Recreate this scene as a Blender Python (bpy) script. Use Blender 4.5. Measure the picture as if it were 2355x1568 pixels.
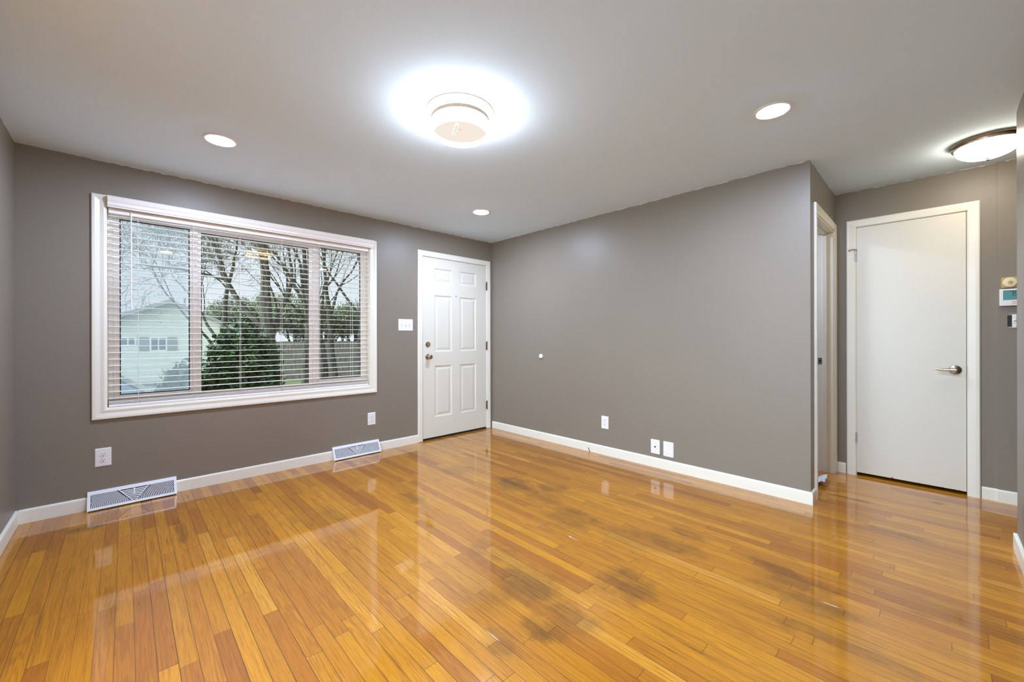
import bpy, bmesh, math, random
from mathutils import Vector, Matrix

# ------------------------------------------------------------------ scene, camera, sky, exposure
SC = bpy.context.scene
for o in list(bpy.data.objects):
    bpy.data.objects.remove(o, do_unlink=True)
COL = SC.collection
SC.view_settings.view_transform = 'Standard'
SC.view_settings.look = 'None'
SC.view_settings.gamma = 1.0
SC.view_settings.exposure = 0.22
SC.view_settings.use_curve_mapping = False
SC.cycles.use_denoising = True
SC.cycles.max_bounces = 10
SC.cycles.diffuse_bounces = 6
SC.cycles.glossy_bounces = 5
SC.cycles.transmission_bounces = 6
SC.cycles.transparent_max_bounces = 24
SC.cycles.sample_clamp_indirect = 6.0

# room measures (metres): x runs along the window wall, y runs towards it
H = 2.44
XW, YW, XL, YE, XC, YN = 3.510, 4.060, -0.506, 0.609, 4.548, -0.3165
XEND = 3.590           # free end of the wall beside the camera
HALL_S = -3.2

FPX, YAW, ROLL = 930.7, 0.8073, -0.0023
cd = bpy.data.cameras.new('camera')
cam = bpy.data.objects.new('camera', cd)
COL.objects.link(cam)
cd.sensor_fit = 'HORIZONTAL'
cd.sensor_width = 36.0
cd.lens = FPX * 36.0 / 2355.0
cd.shift_y = -7.53 / 2355.0
cd.clip_start = 0.02
cd.clip_end = 300
fwd = Vector((math.cos(YAW), math.sin(YAW), 0))
rgt = Vector((math.sin(YAW), -math.cos(YAW), 0))
upv = rgt.cross(fwd)
r2 = math.cos(ROLL) * rgt + math.sin(ROLL) * upv
u2 = -math.sin(ROLL) * rgt + math.cos(ROLL) * upv
cam.matrix_world = Matrix(((r2.x, u2.x, -fwd.x, 0), (r2.y, u2.y, -fwd.y, 0), (r2.z, u2.z, -fwd.z, 1.186), (0, 0, 0, 1)))
SC.camera = cam

SKY, WEST_BOOST = 1.0, 10.0
CAN_L, DRUM_L, HALL_L = 450.0, 32.0, 26.0
w = bpy.data.worlds.new('overcast_sky')
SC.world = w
w.use_nodes = True
nt = w.node_tree
nt.nodes.clear()
_o = nt.nodes.new('ShaderNodeOutputWorld')
_b = nt.nodes.new('ShaderNodeBackground')
_r = nt.nodes.new('ShaderNodeValToRGB')
_t = nt.nodes.new('ShaderNodeTexCoord')
_s = nt.nodes.new('ShaderNodeSeparateXYZ')
_n = nt.nodes.new('ShaderNodeTexNoise')
_m = nt.nodes.new('ShaderNodeMath')
_m.operation = 'MULTIPLY_ADD'
_m.inputs[1].default_value = 0.35
_n.inputs['Scale'].default_value = 2.2
_n.inputs['Detail'].default_value = 5
nt.links.new(_t.outputs['Generated'], _s.inputs[0])
nt.links.new(_t.outputs['Generated'], _n.inputs['Vector'])
nt.links.new(_n.outputs['Fac'], _m.inputs[0])
nt.links.new(_s.outputs['Z'], _m.inputs[2])
nt.links.new(_m.outputs[0], _r.inputs[0])
_r.color_ramp.elements[0].position = 0.1
_r.color_ramp.elements[0].color = (0.80, 0.86, 0.90, 1)
_r.color_ramp.elements[1].position = 0.75
_r.color_ramp.elements[1].color = (0.50, 0.64, 0.76, 1)
nt.links.new(_r.outputs[0], _b.inputs[0])
# sky brightened towards -x, added to light the room through the west opening
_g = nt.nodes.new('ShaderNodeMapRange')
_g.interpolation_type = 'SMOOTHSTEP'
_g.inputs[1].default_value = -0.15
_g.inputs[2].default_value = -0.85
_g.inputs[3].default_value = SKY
_g.inputs[4].default_value = SKY * WEST_BOOST
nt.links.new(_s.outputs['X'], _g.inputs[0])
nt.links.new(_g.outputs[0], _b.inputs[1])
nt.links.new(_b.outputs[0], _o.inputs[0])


# ------------------------------------------------------------------ helpers
def srgb(r, g, b):
    f = lambda c: c / 12.92 if c <= 0.04045 else ((c + 0.055) / 1.055) ** 2.4
    return (f(r / 255), f(g / 255), f(b / 255), 1)


class NT:
    """small node-graph helper"""
    def __init__(self, m):
        m.use_nodes = True
        self.t = m.node_tree
        self.t.nodes.clear()

    def n(self, typ, **kw):
        nd = self.t.nodes.new('ShaderNode' + typ)
        for k, v in kw.items():
            setattr(nd, k, v)
        return nd

    def l(self, a, b):
        self.t.links.new(a, b)

    def val(self, sock, v):
        if hasattr(v, 'is_linked') or hasattr(v, 'links'):
            self.l(v, sock)
        else:
            sock.default_value = v

    def math(self, op, a, b=0.0, c=0.0, clamp=False):
        nd = self.n('Math', operation=op, use_clamp=clamp)
        self.val(nd.inputs[0], a)
        self.val(nd.inputs[1], b)
        self.val(nd.inputs[2], c)
        return nd.outputs[0]

    def mix(self, fac, a, b, blend='MIX'):
        nd = self.n('Mix', data_type='RGBA', blend_type=blend)
        self.val(nd.inputs[0], fac)
        self.val(nd.inputs[6], a)
        self.val(nd.inputs[7], b)
        return nd.outputs[2]

    def ramp(self, fac, stops):
        nd = self.n('ValToRGB')
        cr = nd.color_ramp
        while len(cr.elements) < len(stops):
            cr.elements.new(0.5)
        for e, (p, c) in zip(cr.elements, stops):
            e.position = p
            e.color = c
        self.l(fac, nd.inputs[0])
        return nd.outputs[0]

    def smooth(self, v, lo, hi):
        nd = self.n('MapRange', interpolation_type='SMOOTHSTEP')
        self.val(nd.inputs[0], v)
        nd.inputs[1].default_value = lo
        nd.inputs[2].default_value = hi
        return nd.outputs[0]

    def noise(self, vec, scale, detail=3, rough=0.5, dim='3D'):
        nd = self.n('TexNoise', noise_dimensions=dim)
        if vec is not None:
            self.l(vec, nd.inputs['Vector'])
        nd.inputs['Scale'].default_value = scale
        nd.inputs['Detail'].default_value = detail
        nd.inputs['Roughness'].default_value = rough
        return nd.outputs['Fac']

    def xyz(self, x, y, z):
        nd = self.n('CombineXYZ')
        self.val(nd.inputs[0], x)
        self.val(nd.inputs[1], y)
        self.val(nd.inputs[2], z)
        return nd.outputs[0]


def P(name, color, rough=0.5, metal=0.0, bump=None, var=0.0, coat=0.0, spec=0.5, emit=None):
    m = bpy.data.materials.new(name)
    g = NT(m)
    b = g.n('BsdfPrincipled')
    o = g.n('OutputMaterial')
    g.l(b.outputs[0], o.inputs[0])
    b.inputs['Base Color'].default_value = color
    b.inputs['Roughness'].default_value = rough
    b.inputs['Metallic'].default_value = metal
    b.inputs['Specular IOR Level'].default_value = spec
    b.inputs['Coat Weight'].default_value = coat
    if emit:
        b.inputs['Emission Color'].default_value = emit[0]
        b.inputs['Emission Strength'].default_value = emit[1]
    tc = g.n('TexCoord')
    if var:
        f = g.noise(tc.outputs['Object'], 6.0, 4)
        dark = tuple(c * (1 - var) for c in color[:3]) + (1,)
        lite = tuple(min(1, c * (1 + var)) for c in color[:3]) + (1,)
        g.l(g.mix(f, dark, lite), b.inputs['Base Color'])
    if bump:
        f = g.noise(tc.outputs['Object'], bump[0], 3)
        bp = g.n('Bump')
        bp.inputs['Strength'].default_value = bump[1]
        bp.inputs['Distance'].default_value = bump[2] if len(bump) > 2 else 0.002
        g.l(f, bp.inputs['Height'])
        g.l(bp.outputs[0], b.inputs['Normal'])
    return m


def emission(name, color, strength):
    m = bpy.data.materials.new(name)
    g = NT(m)
    e = g.n('Emission')
    o = g.n('OutputMaterial')
    e.inputs[0].default_value = color
    e.inputs[1].default_value = strength
    g.l(e.outputs[0], o.inputs[0])
    return m


def tag(o, label=None, cat=None, group=None, kind=None):
    if label:
        o['label'] = label
    if cat:
        o['category'] = cat
    if group:
        o['group'] = group
    if kind:
        o['kind'] = kind
    return o


def empty(name, loc=(0, 0, 0), rz=0.0, **kw):
    o = bpy.data.objects.new(name, None)
    COL.objects.link(o)
    o.location = loc
    o.rotation_euler = (0, 0, rz)
    o.empty_display_size = 0.05
    return tag(o, **kw)


def copy_tree(o, parent=None):
    c = o.copy()
    COL.objects.link(c)
    c.parent = parent
    for ch in [x for x in bpy.data.objects if x.parent == o]:
        copy_tree(ch, c)
    return c


class MB:
    """mesh builder: collects shapes, then build() links them as one mesh object"""
    def __init__(self):
        self.bm = bmesh.new()

    def box(self, x0, y0, z0, x1, y1, z1, bev=0.0, mat=None, seg=1):
        t = bmesh.new()
        bmesh.ops.create_cube(t, size=1.0)
        for v in t.verts:
            v.co = Vector(((x0 + x1) / 2 + v.co.x * (x1 - x0), (y0 + y1) / 2 + v.co.y * (y1 - y0), (z0 + z1) / 2 + v.co.z * (z1 - z0)))
        if bev:
            bmesh.ops.bevel(t, geom=t.edges[:], offset=bev, segments=seg, affect='EDGES', profile=0.5)
        if mat is not None:
            bmesh.ops.transform(t, matrix=mat, verts=t.verts)
        self.add(t)
        return self

    def add(self, t):
        me = bpy.data.meshes.new('tmp')
        t.to_mesh(me)
        t.free()
        self.bm.from_mesh(me)
        bpy.data.meshes.remove(me)

    def faces(self, verts, faces):
        vs = [self.bm.verts.new(v) for v in verts]
        for f in faces:
            try:
                self.bm.faces.new([vs[i] for i in f])
            except ValueError:
                pass
        return self

    def prism(self, pts, fn, d0, d1):
        """closed 2-D outline pts extruded from d0 to d1; fn(a, b, d) -> xyz"""
        n = len(pts)
        v = [fn(a, b, d0) for a, b in pts] + [fn(a, b, d1) for a, b in pts]
        f = [[i, (i + 1) % n, n + (i + 1) % n, n + i] for i in range(n)]
        f += [list(range(n))[::-1], list(range(n, 2 * n))]
        return self.faces(v, f)

    def lathe(self, prof, fn, n=32, caps=True):
        """prof: list of (radius, height); fn(u, v, h) -> xyz"""
        v, f = [], []
        for r, h in prof:
            for k in range(n):
                a = 2 * math.pi * k / n
                v.append(fn(r * math.cos(a), r * math.sin(a), h))
        for i in range(len(prof) - 1):
            for k in range(n):
                f.append([i * n + k, i * n + (k + 1) % n, (i + 1) * n + (k + 1) % n, (i + 1) * n + k])
        if caps:
            f.append(list(range(n))[::-1])
            f.append([(len(prof) - 1) * n + k for k in range(n)])
        return self.faces(v, f)

    def tube(self, pts, rad, n=8, caps=True):
        pts = [Vector(q) for q in pts]
        if not isinstance(rad, (list, tuple)):
            rad = [rad] * len(pts)
        v, f = [], []
        prev = None
        for i, q in enumerate(pts):
            d = (pts[min(i + 1, len(pts) - 1)] - pts[max(i - 1, 0)])
            if d.length < 1e-9:
                d = Vector((0, 0, 1))
            d.normalize()
            if prev is None:
                a = d.orthogonal().normalized()
            else:
                a = prev - d * prev.dot(d)
                a = a.normalized() if a.length > 1e-6 else d.orthogonal().normalized()
            prev = a
            b = d.cross(a)
            for k in range(n):
                t = 2 * math.pi * k / n
                v.append(q + rad[i] * (math.cos(t) * a + math.sin(t) * b))
        for i in range(len(pts) - 1):
            for k in range(n):
                f.append([i * n + k, i * n + (k + 1) % n, (i + 1) * n + (k + 1) % n, (i + 1) * n + k])
        if caps:
            f.append(list(range(n))[::-1])
            f.append([(len(pts) - 1) * n + k for k in range(n)])
        return self.faces(v, f)

    def frame(self, corners, prof, fn, closed=True):
        """mitred moulding round a rectangle (x0, z0, x1, z1); prof = (outward, proud) outline; fn(a, z, v) -> xyz.
        open: two legs and a head, legs ending at z0"""
        x0, z0, x1, z1 = corners
        n = len(prof)
        rings = []
        for u, v in prof:
            if closed:
                rings.append([(x0 - u, z0 - u, v), (x0 - u, z1 + u, v), (x1 + u, z1 + u, v), (x1 + u, z0 - u, v)])
            else:
                rings.append([(x0 - u, z0, v), (x0 - u, z1 + u, v), (x1 + u, z1 + u, v), (x1 + u, z0, v)])
        verts = [fn(*q) for ring in rings for q in ring]
        f = []
        segs = 4 if closed else 3
        for i in range(n):
            j = (i + 1) % n
            for k in range(segs):
                k2 = (k + 1) % 4
                f.append([i * 4 + k, i * 4 + k2, j * 4 + k2, j * 4 + k])
        if not closed:
            f.append([i * 4 for i in range(n)])
            f.append([i * 4 + 3 for i in range(n)][::-1])
        return self.faces(verts, f)

    def build(self, name, mat, parent=None, smooth=False, bevel=0.0, recalc=True, **kw):
        if recalc:
            bmesh.ops.recalc_face_normals(self.bm, faces=self.bm.faces)
        me = bpy.data.meshes.new(name)
        self.bm.to_mesh(me)
        self.bm.free()
        if smooth:
            for p in me.polygons:
                p.use_smooth = True
        me.materials.append(mat)
        o = bpy.data.objects.new(name, me)
        COL.objects.link(o)
        if parent is not None:
            o.parent = parent
            if smooth != 'local' and 'world_built' in parent:
                o.location = -Vector(parent.location)
        if smooth:
            try:
                md = o.modifiers.new('edge', 'EDGE_SPLIT')
                md.split_angle = math.radians(38)
            except Exception:
                pass
        return tag(o, **kw)


def world_empty(name, loc, **kw):
    """thing whose parts are modelled in room coordinates"""
    o = empty(name, loc, **kw)
    o['world_built'] = 1
    return o


# ------------------------------------------------------------------ materials
def wall_paint():
    m = bpy.data.materials.new('grey_taupe_wall_paint')
    g = NT(m)
    b = g.n('BsdfPrincipled')
    o = g.n('OutputMaterial')
    tc = g.n('TexCoord').outputs['Object']
    sp = g.n('SeparateXYZ')
    g.l(tc, sp.inputs[0])
    v = g.noise(tc, 1.3, 3)
    base = g.mix(v, (0.228, 0.196, 0.155, 1), (0.252, 0.217, 0.172, 1))
    # ragged white line where the ceiling paint laps on to the wall
    e = g.noise(tc, 14.0, 4, 0.7)
    lim = g.math('MULTIPLY_ADD', e, -0.030, H + 0.0135)
    msk = g.math('GREATER_THAN', sp.outputs['Z'], lim)
    g.l(g.mix(msk, base, (0.72, 0.72, 0.72, 1)), b.inputs['Base Color'])
    b.inputs['Roughness'].default_value = 0.42
    b.inputs['Specular IOR Level'].default_value = 0.4
    f = g.noise(tc, 160.0, 3)
    f2 = g.noise(tc, 5.0, 2)
    h = g.math('MULTIPLY_ADD', f2, 6.0, f)
    bp = g.n('Bump')
    bp.inputs['Strength'].default_value = 0.10
    bp.inputs['Distance'].default_value = 0.0015
    g.l(h, bp.inputs['Height'])
    g.l(bp.outputs[0], b.inputs['Normal'])
    g.l(b.outputs[0], o.inputs[0])
    return m


STAINS = [(2.279, 2.372, .16, .20, .75), (2.435, 2.089, .10, .17, .7), (2.244, 2.031, .10, .22, .5), (2.131, 1.67, .16, .22, .65),
          (2.141, 1.264, .12, .22, .5), (2.268, 1.085, .10, .26, .5), (1.478, 1.714, .10, .22, .45), (1.40, 1.36, .17, .20, .65),
          (1.351, 1.088, .11, .16, .6), (1.248, 1.108, .09, .12, .7), (1.734, 1.025, .15, .17, .8), (1.057, 1.176, .07, .12, .5),
          (2.12, 2.961, .12, .16, .35), (1.531, 2.687, .07, .20, .5), (2.344, 0.485, .09, .19, .8), (2.208, 0.391, .08, .25, .6),
          (3.847, 0.444, .035, .18, .9), (3.371, 0.165, .045, .22, .8), (4.18, -0.009, .03, .05, .9), (-0.172, 3.667, .09, .07, .9),
          (2.447, 1.035, .05, .15, .6), (2.002, 0.22, .10, .30, .5), (2.42, 0.595, .05, .13, .7), (1.24, 1.55, .2, .3, .25),
          (0.25, 3.2, .03, .28, .55), (-0.05, 2.55, .03, .30, .45), (1.0, 2.75, .06, .35, .3), (2.55, -0.05, .12, .4, .35)]


def floor_boards():
    m = bpy.data.materials.new('varnished_oak_strip')
    g = NT(m)
    b = g.n('BsdfPrincipled')
    o = g.n('OutputMaterial')
    tc = g.n('TexCoord').outputs['Object']
    sp = g.n('SeparateXYZ')
    g.l(tc, sp.inputs[0])
    X, Y = sp.outputs['X'], sp.outputs['Y']
    W = 0.0572
    xs = g.math('DIVIDE', g.math('ADD', X, 0.031), W)
    row = g.math('FLOOR', xs)
    fx = g.math('SUBTRACT', xs, row)
    dx = g.math('MULTIPLY', g.math('MINIMUM', fx, g.math('SUBTRACT', 1.0, fx)), W)
    wn = g.n('TexWhiteNoise', noise_dimensions='1D')
    g.l(row, wn.inputs['W'])
    LEN = 0.78
    wv = g.math('MULTIPLY_ADD', wn.outputs['Value'], 173.0, g.math('DIVIDE', Y, LEN))
    wv = g.math('MULTIPLY_ADD', row, 31.7, wv)
    v1 = g.n('TexVoronoi', voronoi_dimensions='1D', feature='F1')
    v1.inputs['Scale'].default_value = 1.0
    g.l(wv, v1.inputs['W'])
    v2 = g.n('TexVoronoi', voronoi_dimensions='1D', feature='DISTANCE_TO_EDGE')
    v2.inputs['Scale'].default_value = 1.0
    g.l(wv, v2.inputs['W'])
    de = g.math('MULTIPLY', v2.outputs['Distance'], LEN)
    sc = g.n('SeparateColor')
    g.l(v1.outputs['Color'], sc.inputs[0])
    rA, rB, rC = sc.outputs[0], sc.outputs[1], sc.outputs[2]
    tone = g.ramp(rA, [(0.0, srgb(180, 112, 54)), (0.12, srgb(200, 133, 66)), (0.30, srgb(213, 149, 76)),
                       (0.58, srgb(220, 157, 82)), (0.82, srgb(228, 167, 97)), (1.0, srgb(238, 184, 124))])
    # straight pores and rays running along the board
    gv = g.xyz(g.math('MULTIPLY', X, 260.0), g.math('MULTIPLY', Y, 5.0), g.math('MULTIPLY', rB, 90.0))
    n1 = g.noise(gv, 1.0, 5, 0.62)
    gv2 = g.xyz(g.math('MULTIPLY', X, 620.0), g.math('MULTIPLY', Y, 16.0), g.math('MULTIPLY', rB, 55.0))
    n2 = g.noise(gv2, 1.0, 3, 0.6)
    # cathedral figure: stretched rings
    cv = g.xyz(g.math('MULTIPLY_ADD', X, 17.0, g.math('MULTIPLY', rB, 40.0)), g.math('MULTIPLY', Y, 0.75), g.math('MULTIPLY', rC, 60.0))
    n3 = g.noise(cv, 1.0, 2, 0.45)
    rings = g.math('SINE', g.math('MULTIPLY', n3, 95.0))
    rings = g.smooth(rings, -0.2, 1.0)
    figure = g.smooth(rC, 0.30, 0.62)
    c = tone
    c = g.mix(g.math('MULTIPLY', g.smooth(n1, 0.42, 0.70), 0.55), c, srgb(148, 84, 32))
    c = g.mix(g.math('MULTIPLY', g.math('MULTIPLY', rings, figure), 0.30), c, srgb(146, 80, 28))
    c = g.mix(g.math('MULTIPLY', g.smooth(n2, 0.52, 0.72), 0.42), c, srgb(122, 68, 26))
    # mineral streaks
    mv = g.xyz(g.math('MULTIPLY', X, 42.0), g.math('MULTIPLY', Y, 2.2), g.math('MULTIPLY', rA, 70.0))
    n4 = g.noise(mv, 1.0, 4, 0.6)
    c = g.mix(g.math('MULTIPLY', g.smooth(n4, 0.65, 0.78), 0.72), c, srgb(76, 42, 18))
    # worn, greyed patches
    n5 = g.noise(g.xyz(g.math('MULTIPLY', X, 1.6), g.math('MULTIPLY', Y, 1.1), 0.0), 1.0, 3, 0.55)
    c = g.mix(g.math('MULTIPLY', g.smooth(n5, 0.52, 0.74), 0.22), c, srgb(120, 88, 44))
    # dark water stains
    tot = None
    edge = g.noise(tc, 9.0, 4, 0.6)
    for (sx, sy, rx, ry, k) in STAINS:
        ax = g.math('MULTIPLY', g.math('SUBTRACT', X, sx), 1 / rx)
        ay = g.math('MULTIPLY', g.math('SUBTRACT', Y, sy), 1 / ry)
        d = g.math('ADD', g.math('MULTIPLY', ax, ax), g.math('MULTIPLY', ay, ay))
        d = g.math('ADD', d, g.math('MULTIPLY_ADD', edge, 2.6, -1.3))
        s = g.math('MULTIPLY', g.math('SUBTRACT', 1.0, g.smooth(d, 0.0, 1.25)), k)
        tot = s if tot is None else g.math('MAXIMUM', tot, s)
    streak = g.noise(g.xyz(g.math('MULTIPLY', X, 190.0), g.math('MULTIPLY', Y, 9.0), 7.0), 1.0, 4, 0.6)
    tot = g.math('MULTIPLY', tot, g.math('MULTIPLY_ADD', g.smooth(streak, 0.3, 0.7), 0.5, 0.5))
    tot = g.math('MULTIPLY', tot, g.math('MULTIPLY_ADD', rB, 0.55, 0.55))
    c = g.mix(g.math('MULTIPLY', tot, 0.96), c, srgb(62, 40, 18))
    # joints between the boards; width varies from board to board
    gw = g.math('MULTIPLY_ADD', wn.outputs['Value'], 0.0011, 0.0004)
    j1 = g.math('LESS_THAN', dx, gw)
    j2 = g.math('LESS_THAN', de, 0.0009)
    gap = g.math('MAXIMUM', j1, j2)
    c = g.mix(g.math('MULTIPLY', gap, 0.82), c, srgb(62, 34, 12))
    hs = g.n('HueSaturation')
    hs.inputs['Saturation'].default_value = 1.24
    hs.inputs['Value'].default_value = 0.76
    g.l(c, hs.inputs['Color'])
    g.l(hs.outputs[0], b.inputs['Base Color'])
    b.inputs['Roughness'].default_value = 0.45
    b.inputs['Specular IOR Level'].default_value = 0.25
    b.inputs['Coat Weight'].default_value = 1.0
    b.inputs['Coat IOR'].default_value = 1.55
    rg = g.noise(tc, 3.0, 3)
    g.l(g.math('MULTIPLY_ADD', rg, 0.10, 0.01), b.inputs['Coat Roughness'])
    # each board sits a hair differently; slight waves along it
    wv2 = g.noise(g.xyz(g.math('MULTIPLY', X, 9.0), g.math('MULTIPLY', Y, 4.0), g.math('MULTIPLY', rA, 20.0)), 1.0, 2)
    hgt = g.math('MULTIPLY_ADD', g.math('SUBTRACT', rA, 0.5), g.math('MULTIPLY', g.math('SUBTRACT', fx, 0.5), 0.5), g.math('MULTIPLY', wv2, 0.35))
    hgt = g.math('MULTIPLY_ADD', n1, 0.035, hgt)
    hgt = g.math('MULTIPLY_ADD', gap, -0.15, hgt)
    bp = g.n('Bump')
    bp.inputs['Strength'].default_value = 0.5
    bp.inputs['Distance'].default_value = 0.0011
    g.l(hgt, bp.inputs['Height'])
    g.l(bp.outputs[0], b.inputs['Normal'])
    g.l(bp.outputs[0], b.inputs['Coat Normal'])
    g.l(b.outputs[0], o.inputs[0])
    return m


def glass_mat(name, tint, refl):
    m = bpy.data.materials.new(name)
    g = NT(m)
    o = g.n('OutputMaterial')
    t = g.n('BsdfTransparent')
    t.inputs[0].default_value = tint
    gl = g.n('BsdfGlossy')
    gl.inputs['Roughness'].default_value = 0.01
    gl.inputs['Color'].default_value = refl
    fr = g.n('Fresnel')
    fr.inputs['IOR'].default_value = 1.27
    mx = g.n('MixShader')
    g.l(fr.outputs[0], mx.inputs[0])
    g.l(t.outputs[0], mx.inputs[1])
    g.l(gl.outputs[0], mx.inputs[2])
    g.l(mx.outputs[0], o.inputs[0])
    return m


def screen_mat():
    m = bpy.data.materials.new('fine_insect_mesh')
    g = NT(m)
    o = g.n('OutputMaterial')
    t = g.n('BsdfTransparent')
    d = g.n('BsdfDiffuse')
    d.inputs[0].default_value = (0.62, 0.70, 0.76, 1)
    tl = g.n('BsdfTranslucent')
    tl.inputs[0].default_value = (0.62, 0.70, 0.76, 1)
    ad = g.n('MixShader')
    ad.inputs[0].default_value = 0.6
    g.l(d.outputs[0], ad.inputs[1])
    g.l(tl.outputs[0], ad.inputs[2])
    mx = g.n('MixShader')
    mx.inputs[0].default_value = 0.26
    g.l(t.outputs[0], mx.inputs[1])
    g.l(ad.outputs[0], mx.inputs[2])
    g.l(mx.outputs[0], o.inputs[0])
    return m


def siding_mat():
    m = bpy.data.materials.new('cream_lap_siding')
    g = NT(m)
    b = g.n('BsdfPrincipled')
    o = g.n('OutputMaterial')
    tc = g.n('TexCoord').outputs['Object']
    sp = g.n('SeparateXYZ')
    g.l(tc, sp.inputs[0])
    z = g.math('FRACT', g.math('MULTIPLY', sp.outputs['Z'], 7.0))
    g.l(g.mix(g.math('LESS_THAN', z, 0.12), (0.66, 0.665, 0.56, 1), (0.44, 0.45, 0.38, 1)), b.inputs['Base Color'])
    b.inputs['Roughness'].default_value = 0.7
    g.l(b.outputs[0], o.inputs[0])
    return m


def bark_mat(name, c0, c1):
    m = bpy.data.materials.new(name)
    g = NT(m)
    b = g.n('BsdfPrincipled')
    o = g.n('OutputMaterial')
    tc = g.n('TexCoord').outputs['Object']
    sp = g.n('SeparateXYZ')
    g.l(tc, sp.inputs[0])
    v = g.xyz(g.math('MULTIPLY', sp.outputs['X'], 18.0), g.math('MULTIPLY', sp.outputs['Y'], 18.0), g.math('MULTIPLY', sp.outputs['Z'], 3.0))
    f = g.noise(v, 1.0, 4, 0.6)
    g.l(g.mix(g.smooth(f, 0.3, 0.7), c0, c1), b.inputs['Base Color'])
    b.inputs['Roughness'].default_value = 0.9
    g.l(b.outputs[0], o.inputs[0])
    return m


def leaf_mat(name, c0, c1):
    m = bpy.data.materials.new(name)
    g = NT(m)
    b = g.n('BsdfPrincipled')
    o = g.n('OutputMaterial')
    tc = g.n('TexCoord').outputs['Object']
    f = g.noise(tc, 5.0, 3)
    g.l(g.mix(g.smooth(f, 0.3, 0.7), c0, c1), b.inputs['Base Color'])
    b.inputs['Roughness'].default_value = 0.6
    g.l(b.outputs[0], o.inputs[0])
    return m


M = dict(
    wall=wall_paint(),
    floor=floor_boards(),
    ceiling=P('flat_white_ceiling_paint', (0.73, 0.87, 0.985, 1), 0.85, bump=(140, 0.06), spec=0.2),
    trim=P('white_semigloss_trim', (0.85, 0.82, 0.715, 1), 0.30, bump=(30, 0.008)),
    door=P('white_door_paint', (0.74, 0.71, 0.61, 1), 0.34, bump=(22, 0.03)),
    vinyl=P('white_vinyl', (0.93, 0.915, 0.885, 1), 0.40, bump=(40, 0.02)),
    slat=P('warm_white_slat', (0.93, 0.90, 0.86, 1), 0.42, bump=(25, 0.03)),
    cord=P('white_cord', (0.80, 0.78, 0.76, 1), 0.7, var=0.05),
    plastic=P('white_plastic', (0.84, 0.83, 0.82, 1), 0.28, var=0.02),
    slot=P('dark_slot', (0.02, 0.02, 0.02, 1), 0.7, var=0.1),
    gasket=P('black_gasket', (0.02, 0.022, 0.025, 1), 0.5, var=0.1),
    screw=P('painted_screw', (0.62, 0.61, 0.60, 1), 0.35, metal=0.3, var=0.05),
    nickel=P('satin_nickel', (0.46, 0.41, 0.34, 1), 0.24, metal=1.0, var=0.08),
    bronze=P('antique_brass_hinge', (0.16, 0.115, 0.06, 1), 0.38, metal=0.9, var=0.2),
    steel=P('brushed_steel', (0.55, 0.53, 0.50, 1), 0.28, metal=1.0, var=0.06),
    gold=P('brushed_gold_ring', (0.50, 0.37, 0.24, 1), 0.5, metal=0.0, var=0.05),
    sweep=P('black_rubber_sweep', (0.012, 0.012, 0.012, 1), 0.6, var=0.1),
    regpaint=P('white_enamel', (0.82, 0.83, 0.85, 1), 0.35, bump=(30, 0.02)),
    regdark=P('grey_louvre_gap', (0.16, 0.16, 0.18, 1), 0.6, var=0.1),
    glass=glass_mat('window_glass', (0.95, 0.97, 0.97, 1), (1.0, 0.64, 0.24, 1)),
    screen=screen_mat(),
    tan=P('tan_thermostat_plate', srgb(196, 166, 100), 0.4, metal=0.3, var=0.06),
    ivory=P('ivory_dial', srgb(226, 214, 178), 0.4, var=0.05),
    lcd=P('teal_lcd', srgb(92, 150, 152), 0.25, var=0.04),
    ink=P('lcd_black_digit', (0.015, 0.03, 0.03, 1), 0.5, var=0.1),
    red=P('red_print', srgb(214, 120, 112), 0.5, var=0.05),
    cable=P('dark_grey_cable', (0.035, 0.033, 0.03, 1), 0.45, var=0.15),
    paper=P('white_paper', (0.80, 0.80, 0.83, 1), 0.6, bump=(60, 0.2)),
    chip=P('bare_wood_chip', srgb(176, 122, 60), 0.7, var=0.15),
    lens=emission('cool_white_downlight', (0.80, 0.96, 1.31, 1), CAN_L),
    shade=emission('frosted_drum_glow', (0.93, 0.97, 1.08, 1), DRUM_L),
    diffuser=emission('cream_drum_diffuser', (1.0, 0.89, 0.78, 1), 0.80),
    dome=emission('warm_dome_glow', (1.0, 0.90, 0.74, 1), HALL_L),
)


# ------------------------------------------------------------------ setting: floor, ceiling, walls
def struct(mb, name, mat, parent=None, **kw):
    o = mb.build(name, mat, parent, **kw)
    if parent is None:
        o['kind'] = 'structure'
    return o


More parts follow.
